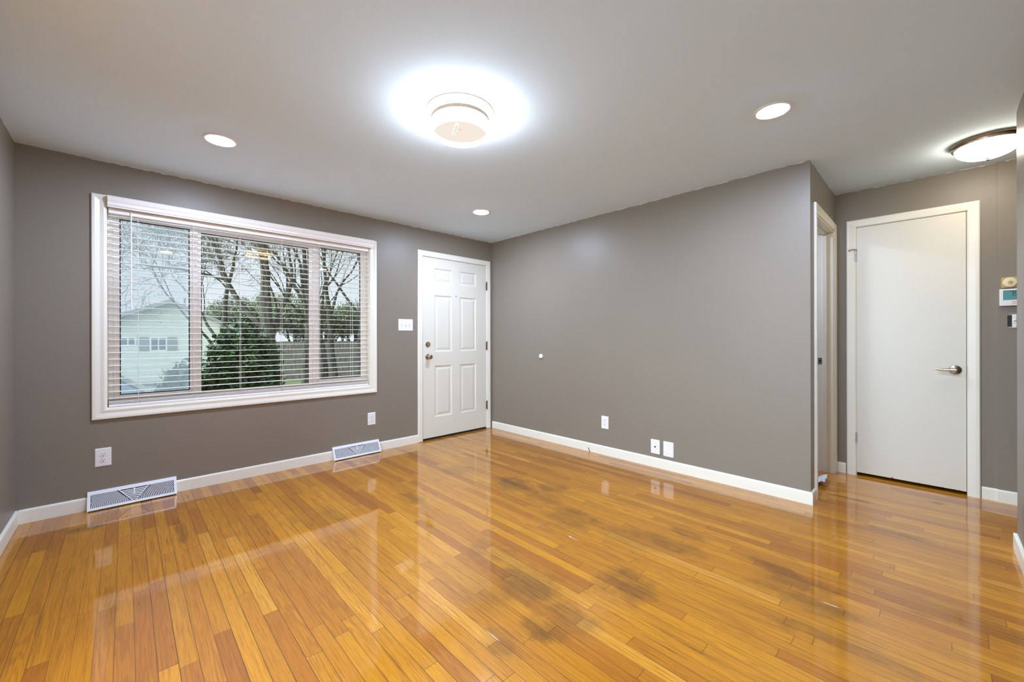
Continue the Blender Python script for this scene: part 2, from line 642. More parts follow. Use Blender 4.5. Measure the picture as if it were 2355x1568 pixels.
def holed_wall(name, mat, fn, a0, a1, z0, z1, thick, holes=()):
    """wall in the plane (a, z) with rectangular openings; fn(a, z, d) -> xyz, d = depth behind the room face"""
    A = sorted({a0, a1} | {h[0] for h in holes} | {h[2] for h in holes})
    Zs = sorted({z0, z1} | {h[1] for h in holes} | {h[3] for h in holes})
    inside = lambda a, z: any(h[0] < a < h[2] and h[1] < z < h[3] for h in holes)
    solid = lambda i, j: 0 <= i < len(A) - 1 and 0 <= j < len(Zs) - 1 and not inside((A[i] + A[i + 1]) / 2, (Zs[j] + Zs[j + 1]) / 2)
    mb = MB()
    idx = {}

    def v(i, j, d):
        k = (i, j, d)
        if k not in idx:
            idx[k] = mb.bm.verts.new(fn(A[i], Zs[j], thick * d))
        return idx[k]
    for i in range(len(A) - 1):
        for j in range(len(Zs) - 1):
            if not solid(i, j):
                continue
            mb.bm.faces.new([v(i, j, 0), v(i + 1, j, 0), v(i + 1, j + 1, 0), v(i, j + 1, 0)])
            mb.bm.faces.new([v(i, j, 1), v(i, j + 1, 1), v(i + 1, j + 1, 1), v(i + 1, j, 1)])
            for (p, q, di, dj) in (((i, j), (i, j + 1), -1, 0), ((i + 1, j), (i + 1, j + 1), 1, 0), ((i, j), (i + 1, j), 0, -1), ((i, j + 1), (i + 1, j + 1), 0, 1)):
                if not solid(i + di, j + dj):
                    mb.bm.faces.new([v(*p, 0), v(*q, 0), v(*q, 1), v(*p, 1)])
    return struct(mb, name, mat)


WIN = (-0.095, 0.690, 1.840, 2.128)       # window opening x0, z0, x1, z1
FD = (2.462, 0.0, 3.420, 2.128)           # front door opening
SD = (3.690, 0.0, 4.470, 2.113)           # side doorway opening (x)
CD = (-0.169, 0.0, 0.469, 2.126)          # closet door opening (y)
T = 0.115

f_north = lambda a, z, d: (a, YW + d, z)
f_east = lambda a, z, d: (XW + d, a, z)
f_side = lambda a, z, d: (a, YE + d, z)
f_hall = lambda a, z, d: (XC + d, a, z)

fl = MB()
fl.faces([(XL - .2, -3.4, 0), (7.0, -3.4, 0), (7.0, 4.2, 0), (XL - .2, 4.2, 0), (XL - .2, -3.4, -.05), (7.0, -3.4, -.05), (7.0, 4.2, -.05), (XL - .2, 4.2, -.05)],
         [[0, 1, 2, 3], [7, 6, 5, 4], [0, 4, 5, 1], [1, 5, 6, 2], [2, 6, 7, 3], [3, 7, 4, 0]])
struct(fl, 'floor', M['floor'])
struct(MB().box(XL - .2, -3.4, H, 7.0, 4.2, H + .1), 'ceiling', M['ceiling'])
holed_wall('wall_north', M['wall'], f_north, XL, XW + T, 0, H, 0.15, (WIN, FD))
PD = (0.10, 0.0, 2.30, 2.10)             # opening added in the west wall (y), unseen, to let in light
holed_wall('wall_west', M['wall'], lambda a, z, d: (XL - d, a, z), YN - T, YW + .15, 0, H, T, (PD,))
struct(MB().box(XW, YE, 0, XW + T, YW, H), 'wall_east', M['wall'])
holed_wall('wall_doorway', M['wall'], f_side, XW + T, XC, 0, H, T, (SD,))
holed_wall('wall_hall_east', M['wall'], f_hall, -0.312, YE + T, 0, H, T, (CD,))
struct(MB().box(XC - 0.010, HALL_S, 0, XC + T, -0.312, H), 'wall_hall_jog', M['wall'])
struct(MB().box(XL - T, YN - T, 0, XEND, YN, H, 0), 'wall_south', M['wall'])
struct(MB().box(XEND - T, HALL_S, 0, XEND, YN - T, H), 'wall_hall_west', M['wall'])
struct(MB().box(XEND - T, HALL_S - T, 0, XC + T, HALL_S, H), 'wall_hall_south', M['wall'])
# closet and side room behind the two doors
struct(MB().box(XC + T, -0.80, 0, 5.35, -0.72, H).box(5.27, -0.72, 0, 5.35, YE + T, H), 'wall_closet', M['wall'])
struct(MB().box(6.3, YE + T, 0, 6.4, YW, H).box(XC + T, YE, 0, 6.4, YE + T, H), 'wall_side_room', M['wall'])
SW = (3.95, 0.55, 5.45, 2.15)
holed_wall('wall_side_north', M['wall'], f_north, XW + T, 6.4, 0, H, 0.15, (SW,))
w2 = world_empty('added_light_window', (4.7, YW, 1.3), kind='structure')  # unseen window, added to bring daylight on to the doorway jamb
sw_ = MB()
for (xa, xb) in ((SW[0], SW[0] + .05), (4.68, 4.73), (SW[2] - .05, SW[2])):
    sw_.box(xa, YW + .05, SW[1], xb, YW + .10, SW[3])
for (za, zb) in ((SW[1], SW[1] + .05), (SW[3] - .05, SW[3])):
    sw_.box(SW[0] + .05, YW + .05, za, SW[2] - .05, YW + .10, zb)
sw_.build('window_frame', M['vinyl'], w2)
for (xa, xb) in ((SW[0] + .05, 4.68), (4.73, SW[2] - .05)):
    MB().box(xa, YW + .072, SW[1] + .05, xb, YW + .078, SW[3] - .05).build('window_pane', M['glass'], w2)


CW, CP = 0.062, 0.017


# baseboards: plain board with a softly rounded top edge, one mesh per wall
BT, BH = 0.014, 0.088
BPROF = [(0, 0), (BT, 0), (BT, BH - .012), (BT - .002, BH - .005), (BT - .006, BH - .001), (0, BH)]


def baseboard(name, runs):
    """runs: (fn(d, z, s) -> xyz, s0, s1)"""
    mb = MB()
    for fn, s0, s1 in runs:
        mb.prism(BPROF, fn, s0, s1)
    return struct(mb, name, M['trim'])


bn = lambda d, z, s: (s, YW - d, z)
baseboard('baseboard_north', [(bn, XL + BT, -0.188), (bn, 0.285, 1.455), (bn, 1.929, 2.402)])
baseboard('baseboard_west', [(lambda d, z, s: (XL + d, s, z), YN, PD[0] - CW), (lambda d, z, s: (XL + d, s, z), PD[2] + CW, YW)])
baseboard('baseboard_east', [(lambda d, z, s: (XW - d, s, z), YE, YW - .022),
                             (lambda d, z, s: (s, YE - d, z), XW - BT, 3.622)])
baseboard('baseboard_hall', [(lambda d, z, s: (XC - d, s, z), 0.537, YE),
                             (lambda d, z, s: (XC - d, s, z), -0.312, -0.236),
                             (lambda d, z, s: (XC - .010 - d, s, z), HALL_S, -0.3125)])
baseboard('baseboard_south', [(lambda d, z, s: (s, YN + d, z), XL + BT, XEND),
                              (lambda d, z, s: (XEND + d, s, z), HALL_S, YN + BT)])

# door and doorway casings
CPROF = [(0, 0), (0, 0.010), (0.006, 0.013), (0.040, CP), (CW - .006, CP), (CW, CP - .005), (CW, 0)]
nf = lambda a, z, v: (a, YW - v, z)
hf = lambda a, z, v: (XC - v, a, z)
sf = lambda a, z, v: (a, YE - v, z)
t1 = MB().frame((FD[0], 0.004, FD[2], FD[3]), CPROF, nf, False)
for (xa, xb) in ((FD[0], FD[0] + .004), (FD[2] - .004, FD[2])):
    t1.box(xa, YW + .0005, 0.004, xb, YW + .14, FD[3])
t1.box(FD[0], YW + .0005, FD[3] - .004, FD[2], YW + .14, FD[3] - .0002)
struct(t1, 'trim_1', M['trim'])
t2 = MB().frame((CD[0], 0.0, CD[2], CD[3]), CPROF, hf, False)
for (ya, yb) in ((CD[0], CD[0] + .003), (CD[2] - .003, CD[2])):
    t2.box(XC + .0005, ya, 0, XC + T, yb, CD[3])
t2.box(XC + .0005, CD[0], CD[3] - .003, XC + T, CD[2], CD[3] - .0002)
struct(t2, 'trim_2', M['trim'])
t3 = MB().frame((SD[0] + .005, 0.0, SD[2] - .005, SD[3] - .005), CPROF, sf, False)
for (xa, xb) in ((SD[0], SD[0] + .018), (SD[2] - .018, SD[2])):
    t3.box(xa, YE + .0003, 0, xb, YE + T - .0003, SD[3], .001)
t3.box(SD[0] + .018, YE + .0003, SD[3] - .018, SD[2] - .018, YE + T - .0003, SD[3], .001)
for (xa, xb) in ((SD[0] + .018, SD[0] + .029), (SD[2] - .029, SD[2] - .018)):   # door stops
    t3.box(xa, YE + .045, 0, xb, YE + .078, SD[3] - .018, .002)
t3.box(SD[0] + .029, YE + .045, SD[3] - .029, SD[2] - .029, YE + .078, SD[3] - .018, .002)
trim3 = struct(t3, 'trim_3', M['trim'])
mb = MB().box(SD[2] - .0195, YE + .080, 0.945, SD[2] - .018, YE + .112, 1.003, .0004)
plate = mb.build('strike_plate', M['steel'], trim3)
MB().box(SD[2] - .0200, YE + .088, 0.962, SD[2] - .0192, YE + .102, 0.986).build('latch_hole', M['slot'], plate)

# sliding glass door added out of view in the west wall for light
pd = world_empty('added_light_door', (XL, 1.2, 0), kind='structure')
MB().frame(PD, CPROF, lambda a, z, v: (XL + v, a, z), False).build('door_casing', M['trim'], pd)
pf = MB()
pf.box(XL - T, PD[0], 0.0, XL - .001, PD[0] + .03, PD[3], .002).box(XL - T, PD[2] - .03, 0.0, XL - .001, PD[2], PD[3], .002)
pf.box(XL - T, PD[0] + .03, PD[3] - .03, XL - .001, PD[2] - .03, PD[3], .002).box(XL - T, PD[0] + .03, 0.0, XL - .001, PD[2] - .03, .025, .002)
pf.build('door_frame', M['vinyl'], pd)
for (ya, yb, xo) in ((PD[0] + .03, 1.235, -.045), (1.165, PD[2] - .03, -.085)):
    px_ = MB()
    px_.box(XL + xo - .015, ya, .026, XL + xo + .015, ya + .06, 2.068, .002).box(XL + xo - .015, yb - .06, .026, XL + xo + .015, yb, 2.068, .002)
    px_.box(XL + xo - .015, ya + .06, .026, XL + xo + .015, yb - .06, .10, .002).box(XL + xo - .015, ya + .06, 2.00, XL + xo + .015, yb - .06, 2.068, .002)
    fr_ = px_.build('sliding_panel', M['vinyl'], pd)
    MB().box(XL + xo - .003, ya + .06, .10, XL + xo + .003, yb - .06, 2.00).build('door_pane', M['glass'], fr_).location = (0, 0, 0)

# ------------------------------------------------------------------ window
win = world_empty('window_1', (0.87, YW, 0.69), kind='structure')
WPROF = [(0, 0), (0, 0.011), (0.010, 0.015), (0.030, 0.012), (0.055, 0.018), (0.068, 0.018), (0.072, 0.014), (0.072, 0)]
MB().frame(WIN, WPROF, nf).build('window_casing', M['trim'], win)
jl = MB()
jt = 0.006
jl.box(WIN[0], YW + .0003, WIN[1], WIN[0] + jt, YW + .12, WIN[3]).box(WIN[2] - jt, YW + .0003, WIN[1], WIN[2], YW + .12, WIN[3])
jl.box(WIN[0] + jt, YW + .0003, WIN[1], WIN[2] - jt, YW + .12, WIN[1] + jt).box(WIN[0] + jt, YW + .0003, WIN[3] - jt, WIN[2] - jt, YW + .12, WIN[3])
jl.build('jamb_liner', M['trim'], win)
GY = YW + 0.085
GL = (-0.026, 0.772, 0.378, 2.064)
GC = (0.452, 0.750, 1.273, 2.050)
GR = (1.366, 0.786, 1.775, 2.068)
fr = MB()
y0, y1 = YW + .066, YW + .145
ix0, ix1, iz0, iz1 = WIN[0] + jt, WIN[2] - jt, WIN[1] + jt, WIN[3] - jt
fr.box(ix0, y0, iz0, ix0 + .028, y1, iz1, .003).box(ix1 - .028, y0, iz0, ix1, y1, iz1, .003)
fr.box(ix0 + .028, y0, iz0, ix1 - .028, y1, iz0 + .030, .003).box(ix0 + .028, y0, iz1 - .026, ix1 - .028, y1, iz1, .003)
for x in (0.415, 1.3195):
    fr.box(x - .014, y0, iz0 + .03, x + .014, y1, iz1 - .026, .003)
fr.build('window_frame', M['vinyl'], win)


def sash(name, g, ox0, ox1, oz0, oz1, yf):
    s = MB()
    x0, z0, x1, z1 = g
    s.box(ox0, yf, oz0, x0, yf + .035, oz1, .003).box(x1, yf, oz0, ox1, yf + .035, oz1, .003)
    s.box(x0, yf, oz0, x1, yf + .035, z0, .003).box(x0, yf, z1, x1, yf + .035, oz1, .003)
    o = s.build(name, M['vinyl'], win)
    q = MB()
    e = .006
    q.box(x0, yf + .010, z0, x0 + e, yf + .024, z1).box(x1 - e, yf + .010, z0, x1, yf + .024, z1)
    q.box(x0 + e, yf + .010, z0, x1 - e, yf + .024, z0 + e).box(x0 + e, yf + .010, z1 - e, x1 - e, yf + .024, z1)
    q.build('gasket', M['gasket'], o).location = (0, 0, 0)
    p = MB().box(x0 + .001, yf + .014, z0 + .001, x1 - .001, yf + .020, z1 - .001).build('window_pane', M['glass'], o)
    p.location = (0, 0, 0)
    return o


sash('window_sash', GL, ix0 + .028, 0.401, iz0 + .03, iz1 - .026, YW + .072)
sash('window_sash', GC, 0.429, 1.3055, iz0 + .034, iz1 - .034, YW + .078)
sash('window_sash', GR, 1.3335, ix1 - .028, iz0 + .03, iz1 - .026, YW + .072)
MB().box(0.398, YW + .060, 0.96, 0.410, YW + .072, 1.0, .002).build('sash_latch', M['vinyl'], win)
sc_ = MB()
sc_.box(GL[0] - .01, YW + .128, GL[1] - .01, GL[2] + .01, YW + .130, GL[3] + .01)
sc_.build('insect_screen', M['screen'], win)

# ------------------------------------------------------------------ blind
bl = world_empty('window_blind', (0.87, YW, 0.70), label='white two inch slat blind lowered over the wide front window with its slats open', cat='blind')
BX0, BX1 = -0.083, 1.831
SY0, SY1 = YW + .006, YW + .056
sl = MB()
PITCH = 0.0468
SZ = [2.068 - PITCH * k for k in range(29)]
for z in SZ:
    yc = (SY0 + SY1) / 2
    prof = []
    for k in range(9):
        t = k / 8 * 2 - 1
        prof.append((yc + t * .025, z + .0012 * (1 - t * t)))
    pts = [(y, zz + .0013) for y, zz in prof] + [(y, zz - .0013) for y, zz in prof[::-1]]
    sl.prism(pts, lambda a, b, d: (d, a, b), BX0, BX1)
for k in range(4):
    z = 0.720 + .0052 * k
    sl.box(BX0, SY0, z - .0013, BX1, SY1, z + .0013, .0005)
sl.build('slats', M['slat'], bl)
MB().box(BX0, SY0, 0.6975, BX1, SY1, 0.7145, .003, seg=2).build('bottom_rail', M['slat'], bl)
MB().box(BX0, SY0 - .002, 2.082, BX1, SY1, 2.120, .002).build('headrail', M['slat'], bl)
# crown-moulded valance with a short return at each end
VP = [(YW - .0185, 2.117), (YW - .036, 2.117), (YW - .037, 2.124), (YW - .044, 2.132), (YW - .045, 2.150), (YW - .053, 2.165),
      (YW - .057, 2.180), (YW - .060, 2.190), (YW - .052, 2.194), (YW - .0185, 2.194)]
MB().prism(VP, lambda a, b, d: (d, a, b), -0.086, 1.868).build('valance', M['slat'], bl)
for x in (0.073, 0.395, 0.711, 1.025, 1.349, 1.662):
    lc = MB()
    for y in (SY0 - .0015, SY1 + .0015):
        lc.tube([(x, y, 2.10), (x, y, 0.706)], .0013, 5)
    for z in SZ:
        lc.tube([(x, SY0 - .0015, z - .0022), (x, SY1 + .0015, z - .0022)], .0007, 4)
    lc.tube([(x - .012, SY0 - .002, .716), (x - .005, SY0 - .0025, .742), (x, SY0 - .002, .748), (x + .006, SY0 - .0025, .740), (x + .014, SY0 - .002, .718)], .0011, 5)
    lc.build('ladder_cord', M['cord'], bl)
wd = MB()
wd.lathe([(.0042, 2.105), (.0042, 1.42), (.0052, 1.415), (.0052, 1.398), (.003, 1.392)], lambda u, v, h: (0.036 + u, YW - .004 + v, h), 8)
wand = wd.build('tilt_wand', M['plastic'], bl, smooth=True)
MB().tube([(0.036, YW - .004, 2.104), (0.036, YW - .006, 2.112), (0.036, YW + .006, 2.116)], .0022, 6).build('wand_hook', M['screw'], wand).location = (0, 0, 0)

# ------------------------------------------------------------------ front door (six panels)
fd = world_empty('door_1', (2.94, YW, 0), kind='structure')
SX0, SX1, SZ0, SZ1 = 2.468, 3.414, 0.026, 2.121
SF = YW - .002          # room face of the slab
PX = [(2.625, 2.875), (2.995, 3.247)]
PZ = [(0.257, 0.860), (1.022, 1.688), (1.835, 2.007)]
db = MB()
xs = sorted([SX0, SX1] + [v for q in PX for v in q])
zs = sorted([SZ0, SZ1] + [v for q in PZ for v in q])
for i in range(len(xs) - 1):
    for j in range(len(zs) - 1):
        x0, x1, z0, z1 = xs[i], xs[i + 1], zs[j], zs[j + 1]
        if (x0, x1) in PX and (z0, z1) in PZ:
            rings = [(0, 0), (.004, .0015), (.010, .009), (.015, .0105), (.026, .0105), (.048, .0045), (.052, .0045)]
            vv = []
            for ins, dep in rings:
                vv += [(x0 + ins, SF + dep, z0 + ins), (x1 - ins, SF + dep, z0 + ins), (x1 - ins, SF + dep, z1 - ins), (x0 + ins, SF + dep, z1 - ins)]
            ff = []
            for r in range(len(rings) - 1):
                for k in range(4):
                    ff.append([r * 4 + k, r * 4 + (k + 1) % 4, r * 4 + 4 + (k + 1) % 4, r * 4 + 4 + k])
            q = (len(rings) - 1) * 4
            ff.append([q, q + 1, q + 2, q + 3])
            db.faces(vv, ff)
        else:
            db.faces([(x0, SF, z0), (x1, SF, z0), (x1, SF, z1), (x0, SF, z1)], [[0, 1, 2, 3]])
db.faces([(SX0, SF, SZ0), (SX1, SF, SZ0), (SX1, SF, SZ1), (SX0, SF, SZ1), (SX0, SF + .044, SZ0), (SX1, SF + .044, SZ0), (SX1, SF + .044, SZ1), (SX0, SF + .044, SZ1)],
         [[4, 5, 6, 7], [0, 1, 5, 4], [1, 2, 6, 5], [2, 3, 7, 6], [3, 0, 4, 7]])
bmesh.ops.remove_doubles(db.bm, verts=db.bm.verts, dist=1e-5)
db.build('door_panel', M['door'], fd)
kn = MB()
kf = lambda cx, cz: (lambda u, v, h: (cx + u, SF - h, cz + v))
kn.lathe([(.033, 0), (.034, .003), (.031, .008), (.020, .011), (.0125, .014), (.0115, .030), (.018, .036), (.026, .043), (.0285, .053), (.026, .063), (.018, .069), (.008, .0705), (.002, .0705)], kf(2.534, 0.968), 28)
kn.build('door_knob', M['nickel'], fd, smooth=True)
dbt = MB()
dbt.lathe([(.031, 0), (.032, .004), (.029, .010), (.016, .013), (.010, .014), (.004, .014)], kf(2.534, 1.112), 26)
dbt.box(2.534 - .005, SF - .026, 1.112 - .016, 2.534 + .005, SF - .012, 1.112 + .016, .002)
dbt.build('deadbolt', M['nickel'], fd, smooth=True)
MB().lathe([(.007, 0), (.007, .003), (.0045, .004)], kf(2.934, 1.693), 14).build('peephole', M['bronze'], fd, smooth=True)
for z in (1.857, 1.081, 0.308):
    hg = MB()
    hg.lathe([(.0065, -.052), (.0065, .052)], lambda u, v, h: (3.417 + u, YW - .0175 + v, z + h), 10)
    hg.lathe([(.003, .052), (.0075, .054), (.0075, .058), (.002, .061)], lambda u, v, h: (3.417 + u, YW - .0175 + v, z + h), 10)
    hg.box(3.410, YW - .016, z - .051, 3.4165, YW - .0035, z + .051)
    hg.build('hinge', M['bronze'], fd, smooth=True)
MB().box(SX0 - .003, SF + .006, 0.003, SX1 + .003, SF + .040, 0.026).build('door_sweep', M['sweep'], fd)
MB().box(FD[0] + .001, YW + .002, 0.0003, FD[2] - .001, YW + .14, 0.003).build('threshold', M['sweep'], fd)

# ------------------------------------------------------------------ closet door (flat slab, lever)
cdr = world_empty('door_2', (XC, 0.15, 0), kind='structure')
CF = XC - .002
MB().box(CF, CD[0] + .006, 0.026, CF + .036, CD[2] - .004, 2.121, .0015).build('door_panel', M['door'], cdr)
ch = MB()
for (y, wd_, hh) in ((0.243, .022, .012), (0.09, .008, .005), (-0.04, .012, .004), (-0.10, .010, .005), (-0.128, .014, .004)):
    ch.faces([(CF - .0004, y - wd_ / 2, .0262), (CF - .0004, y + wd_ / 2, .0262), (CF - .0004, y + wd_ * .35, .0262 + hh * .6), (CF - .0004, y - wd_ * .05, .0262 + hh), (CF - .0004, y - wd_ * .3, .0262 + hh * .45)], [[0, 1, 2, 3, 4]])
ch.build('paint_chip', M['chip'], cdr)
lf = lambda u, v, h: (CF - h, -0.107 + u, 0.935 + v)
ro = MB().lathe([(.034, 0), (.035, .003), (.032, .009), (.024, .012), (.014, .014), (.011, .015), (.0105, .046), (.004, .047)], lf, 30)
lever = ro.build('door_lever', M['nickel'], cdr, smooth=True)
hd = MB()
path, rr = [], []
for k in range(13):
    t = k / 12
    path.append((CF - .044 + .004 * math.sin(t * 3.1), -0.107 + t * .108, 0.936 - .010 * math.sin(t * math.pi * 1.25) * t + .006 * math.sin(t * math.pi) * (1 - t) - .003 * t))
    rr.append(.0095 * (1 - t) ** .7 + .0040)
hd.tube(path, rr, 10)
hd.build('lever_handle', M['nickel'], lever, smooth=True).location = (0, 0, 0)
MB().box(CF - .006, CD[0] - .001, 0.905, CF + .012, CD[0] + .0055, 0.968, .002).build('latch_strike', M['steel'], cdr)
for z, stop in ((1.880, True), (0.322, False)):
    hg = MB()
    yh = CD[2] - .002
    hg.lathe([(.0055, -.044), (.0055, .044)], lambda u, v, h: (XC - .0165 + u, yh + v, z + h), 10)
    hg.box(XC - .0135, yh - .006, z - .043, XC - .0035, yh + .001, z + .043)
    hg.build('hinge', M['steel'], cdr, smooth=True)
hs_ = MB()
hs_.tube([(XC - .0165, CD[2] - .002, 1.924), (XC - .0165, CD[2] - .002, 1.936)], .0075, 8)
hs_.tube([(XC - .017, CD[2], 1.934), (XC - .028, CD[2] + .014, 1.937), (XC - .034, CD[2] + .030, 1.936), (XC - .033, CD[2] + .041, 1.930)], .0035, 8)
hs_.tube([(XC - .033, CD[2] + .040, 1.930), (XC - .032, CD[2] + .045, 1.928)], .0062, 8)
hs_.build('hinge_stop', M['nickel'], cdr, smooth=True)


# ------------------------------------------------------------------ wall plates
def rounded_rect(w, h, r, n=4):
    pts = []
    for cx, cz, a0 in ((w / 2 - r, h / 2 - r, 0), (-w / 2 + r, h / 2 - r, 90), (-w / 2 + r, -h / 2 + r, 180), (w / 2 - r, -h / 2 + r, 270)):
        for k in range(n + 1):
            a = math.radians(a0 + 90 * k / n)
            pts.append((cx + r * math.cos(a), cz + r * math.sin(a)))
    return pts


loc_f = lambda a, b, d: (a, d, b)


def plate_part(w, h, parent):
    mb = MB()
    outer = rounded_rect(w, h, .004)
    inner = rounded_rect(w - .010, h - .010, .003)
    n = len(outer)
    v = [loc_f(a, b, -.0005) for a, b in outer] + [loc_f(a, b, -.0030) for a, b in outer] + [loc_f(a, b, -.0060) for a, b in inner]
    f = [[i, (i + 1) % n, n + (i + 1) % n, n + i] for i in range(n)] + [[n + i, n + (i + 1) % n, 2 * n + (i + 1) % n, 2 * n + i] for i in range(n)]
    f.append(list(range(2 * n, 3 * n)))
    f.append(list(range(n))[::-1])
    mb.faces(v, f)
    return mb.build('cover_plate', M['plastic'], parent)


def screw(parent, x, z, mat='screw'):
    MB().lathe([(.0032, .0055), (.0032, .0068), (.002, .0072)], lambda u, v, h: (x + u, -h, z + v), 10).build('screw', M[mat], parent, smooth='local')


def outlet(name_label, w, h):
    t = empty('power_outlet', label=name_label, cat='outlet', group='duplex outlets low on the walls')
    plate_part(w, h, t)
    for s in (1, -1):
        zc = s * .0195
        pts = []
        for k in range(24):
            a = 2 * math.pi * k / 24
            pts.append((.0172 * math.cos(a), max(-.0135, min(.0135, .0172 * math.sin(a))) + zc))
        r = MB().prism(pts, loc_f, -.0056, -.0085).build('socket_face', M['plastic'], t)
        s_ = MB()
        s_.box(-.0078, -.0088, zc + .001, -.0052, -.0084, zc + .0095).box(.0052, -.0088, zc + .0018, .0078, -.0084, zc + .0088)
        s_.lathe([(.0030, .0084), (.0030, .0088)], lambda u, v, h: (u, -h, zc - .0075 + v), 10)
        s_.build('socket_slot', M['slot'], r)
    screw(t, 0, 0)
    return t


def place(t, x, y, z, rz, label=None):
    t.location = (x, y, z)
    t.rotation_euler = (0, 0, rz)
    if label:
        t['label'] = label
    return t


o1 = outlet('white duplex outlet below the left end of the window, above the longer register', .083, .128)
place(o1, -0.111, YW - .0003, 0.351, 0)
o2 = copy_tree(o1)
place(o2, 1.857, YW - .0003, 0.346, 0, 'white duplex outlet between the window and the front door, above a register')
o3 = copy_tree(o1)
place(o3, XW - .0003, 2.308, 0.327, -math.pi / 2, 'white duplex outlet low on the wall facing the window side, farthest from the hallway')
o3['label'] = 'white duplex outlet on the long blank wall, near its dark cable stub'

cx_ = empty('coaxial_plate', label='white wall plate with one dark coaxial socket on the long blank wall', cat='wall plate')
plate_part(.086, .130, cx_)
MB().lathe([(.0075, .0056), (.0075, .008), (.0048, .008), (.0048, .0145), (.003, .0145), (.003, .010)], lambda u, v, h: (u, -h, v), 14).build('coaxial_socket', M['cable'], cx_, smooth='local')
screw(cx_, 0, .042)
screw(cx_, 0, -.042)
place(cx_, XW - .0003, 1.771, 0.186, -math.pi / 2)
bk = empty('blank_plate', label='plain white blank wall plate on the long blank wall, beside the coaxial plate', cat='wall plate')
plate_part(.094, .134, bk)
screw(bk, 0, .042)
screw(bk, 0, -.042)
place(bk, XW - .0003, 1.647, 0.185, -math.pi / 2)

sw = empty('light_switch', label='white three gang toggle switch plate between the window and the front door', cat='switch')
plate_part(.176, .128, sw)
for k in (-1, 0, 1):
    x = k * .046
    MB().box(x - .0055, -.0064, -.0125, x + .0055, -.0058, .0125, .0002).build('toggle_slot', M['screw'], sw)
    m_ = Matrix.Translation((x, -.006, 0)) @ Matrix.Rotation(math.radians(24), 4, 'X')
    MB().box(-.0035, -.015, -.005, .0035, 0.0005, .005, .001, mat=m_).build('toggle', M['plastic'], sw)
    for s in (1, -1):
        screw(sw, x, s * .030)
place(sw, 2.252, YW - .0003, 1.330, 0)

bp_ = MB().lathe([(.026, 0), (.027, .004), (.027, .010), (.024, .016), (.016, .020), (.012, .019), (.004, .0175)], lambda u, v, h: (XW - .0003 - h, 3.173 + u, 0.970 + v), 28)
tag(bp_.build('wall_bumper', M['plastic'], smooth=True), label='round white knob bumper on the long blank wall, level with the front door knob', cat='door bumper')

cb = MB().tube([(XW - BT - .003, 2.485, -.002), (XW - BT - .004, 2.486, .008), (XW - BT - .006, 2.492, .020), (XW - BT - .007, 2.497, .034), (XW - BT - .007, 2.498, .040)], .0032, 8)
tag(cb.build('cable_stub', M['cable'], smooth=True), label='short dark cable end poking out of the floor against the white baseboard', cat='cable')


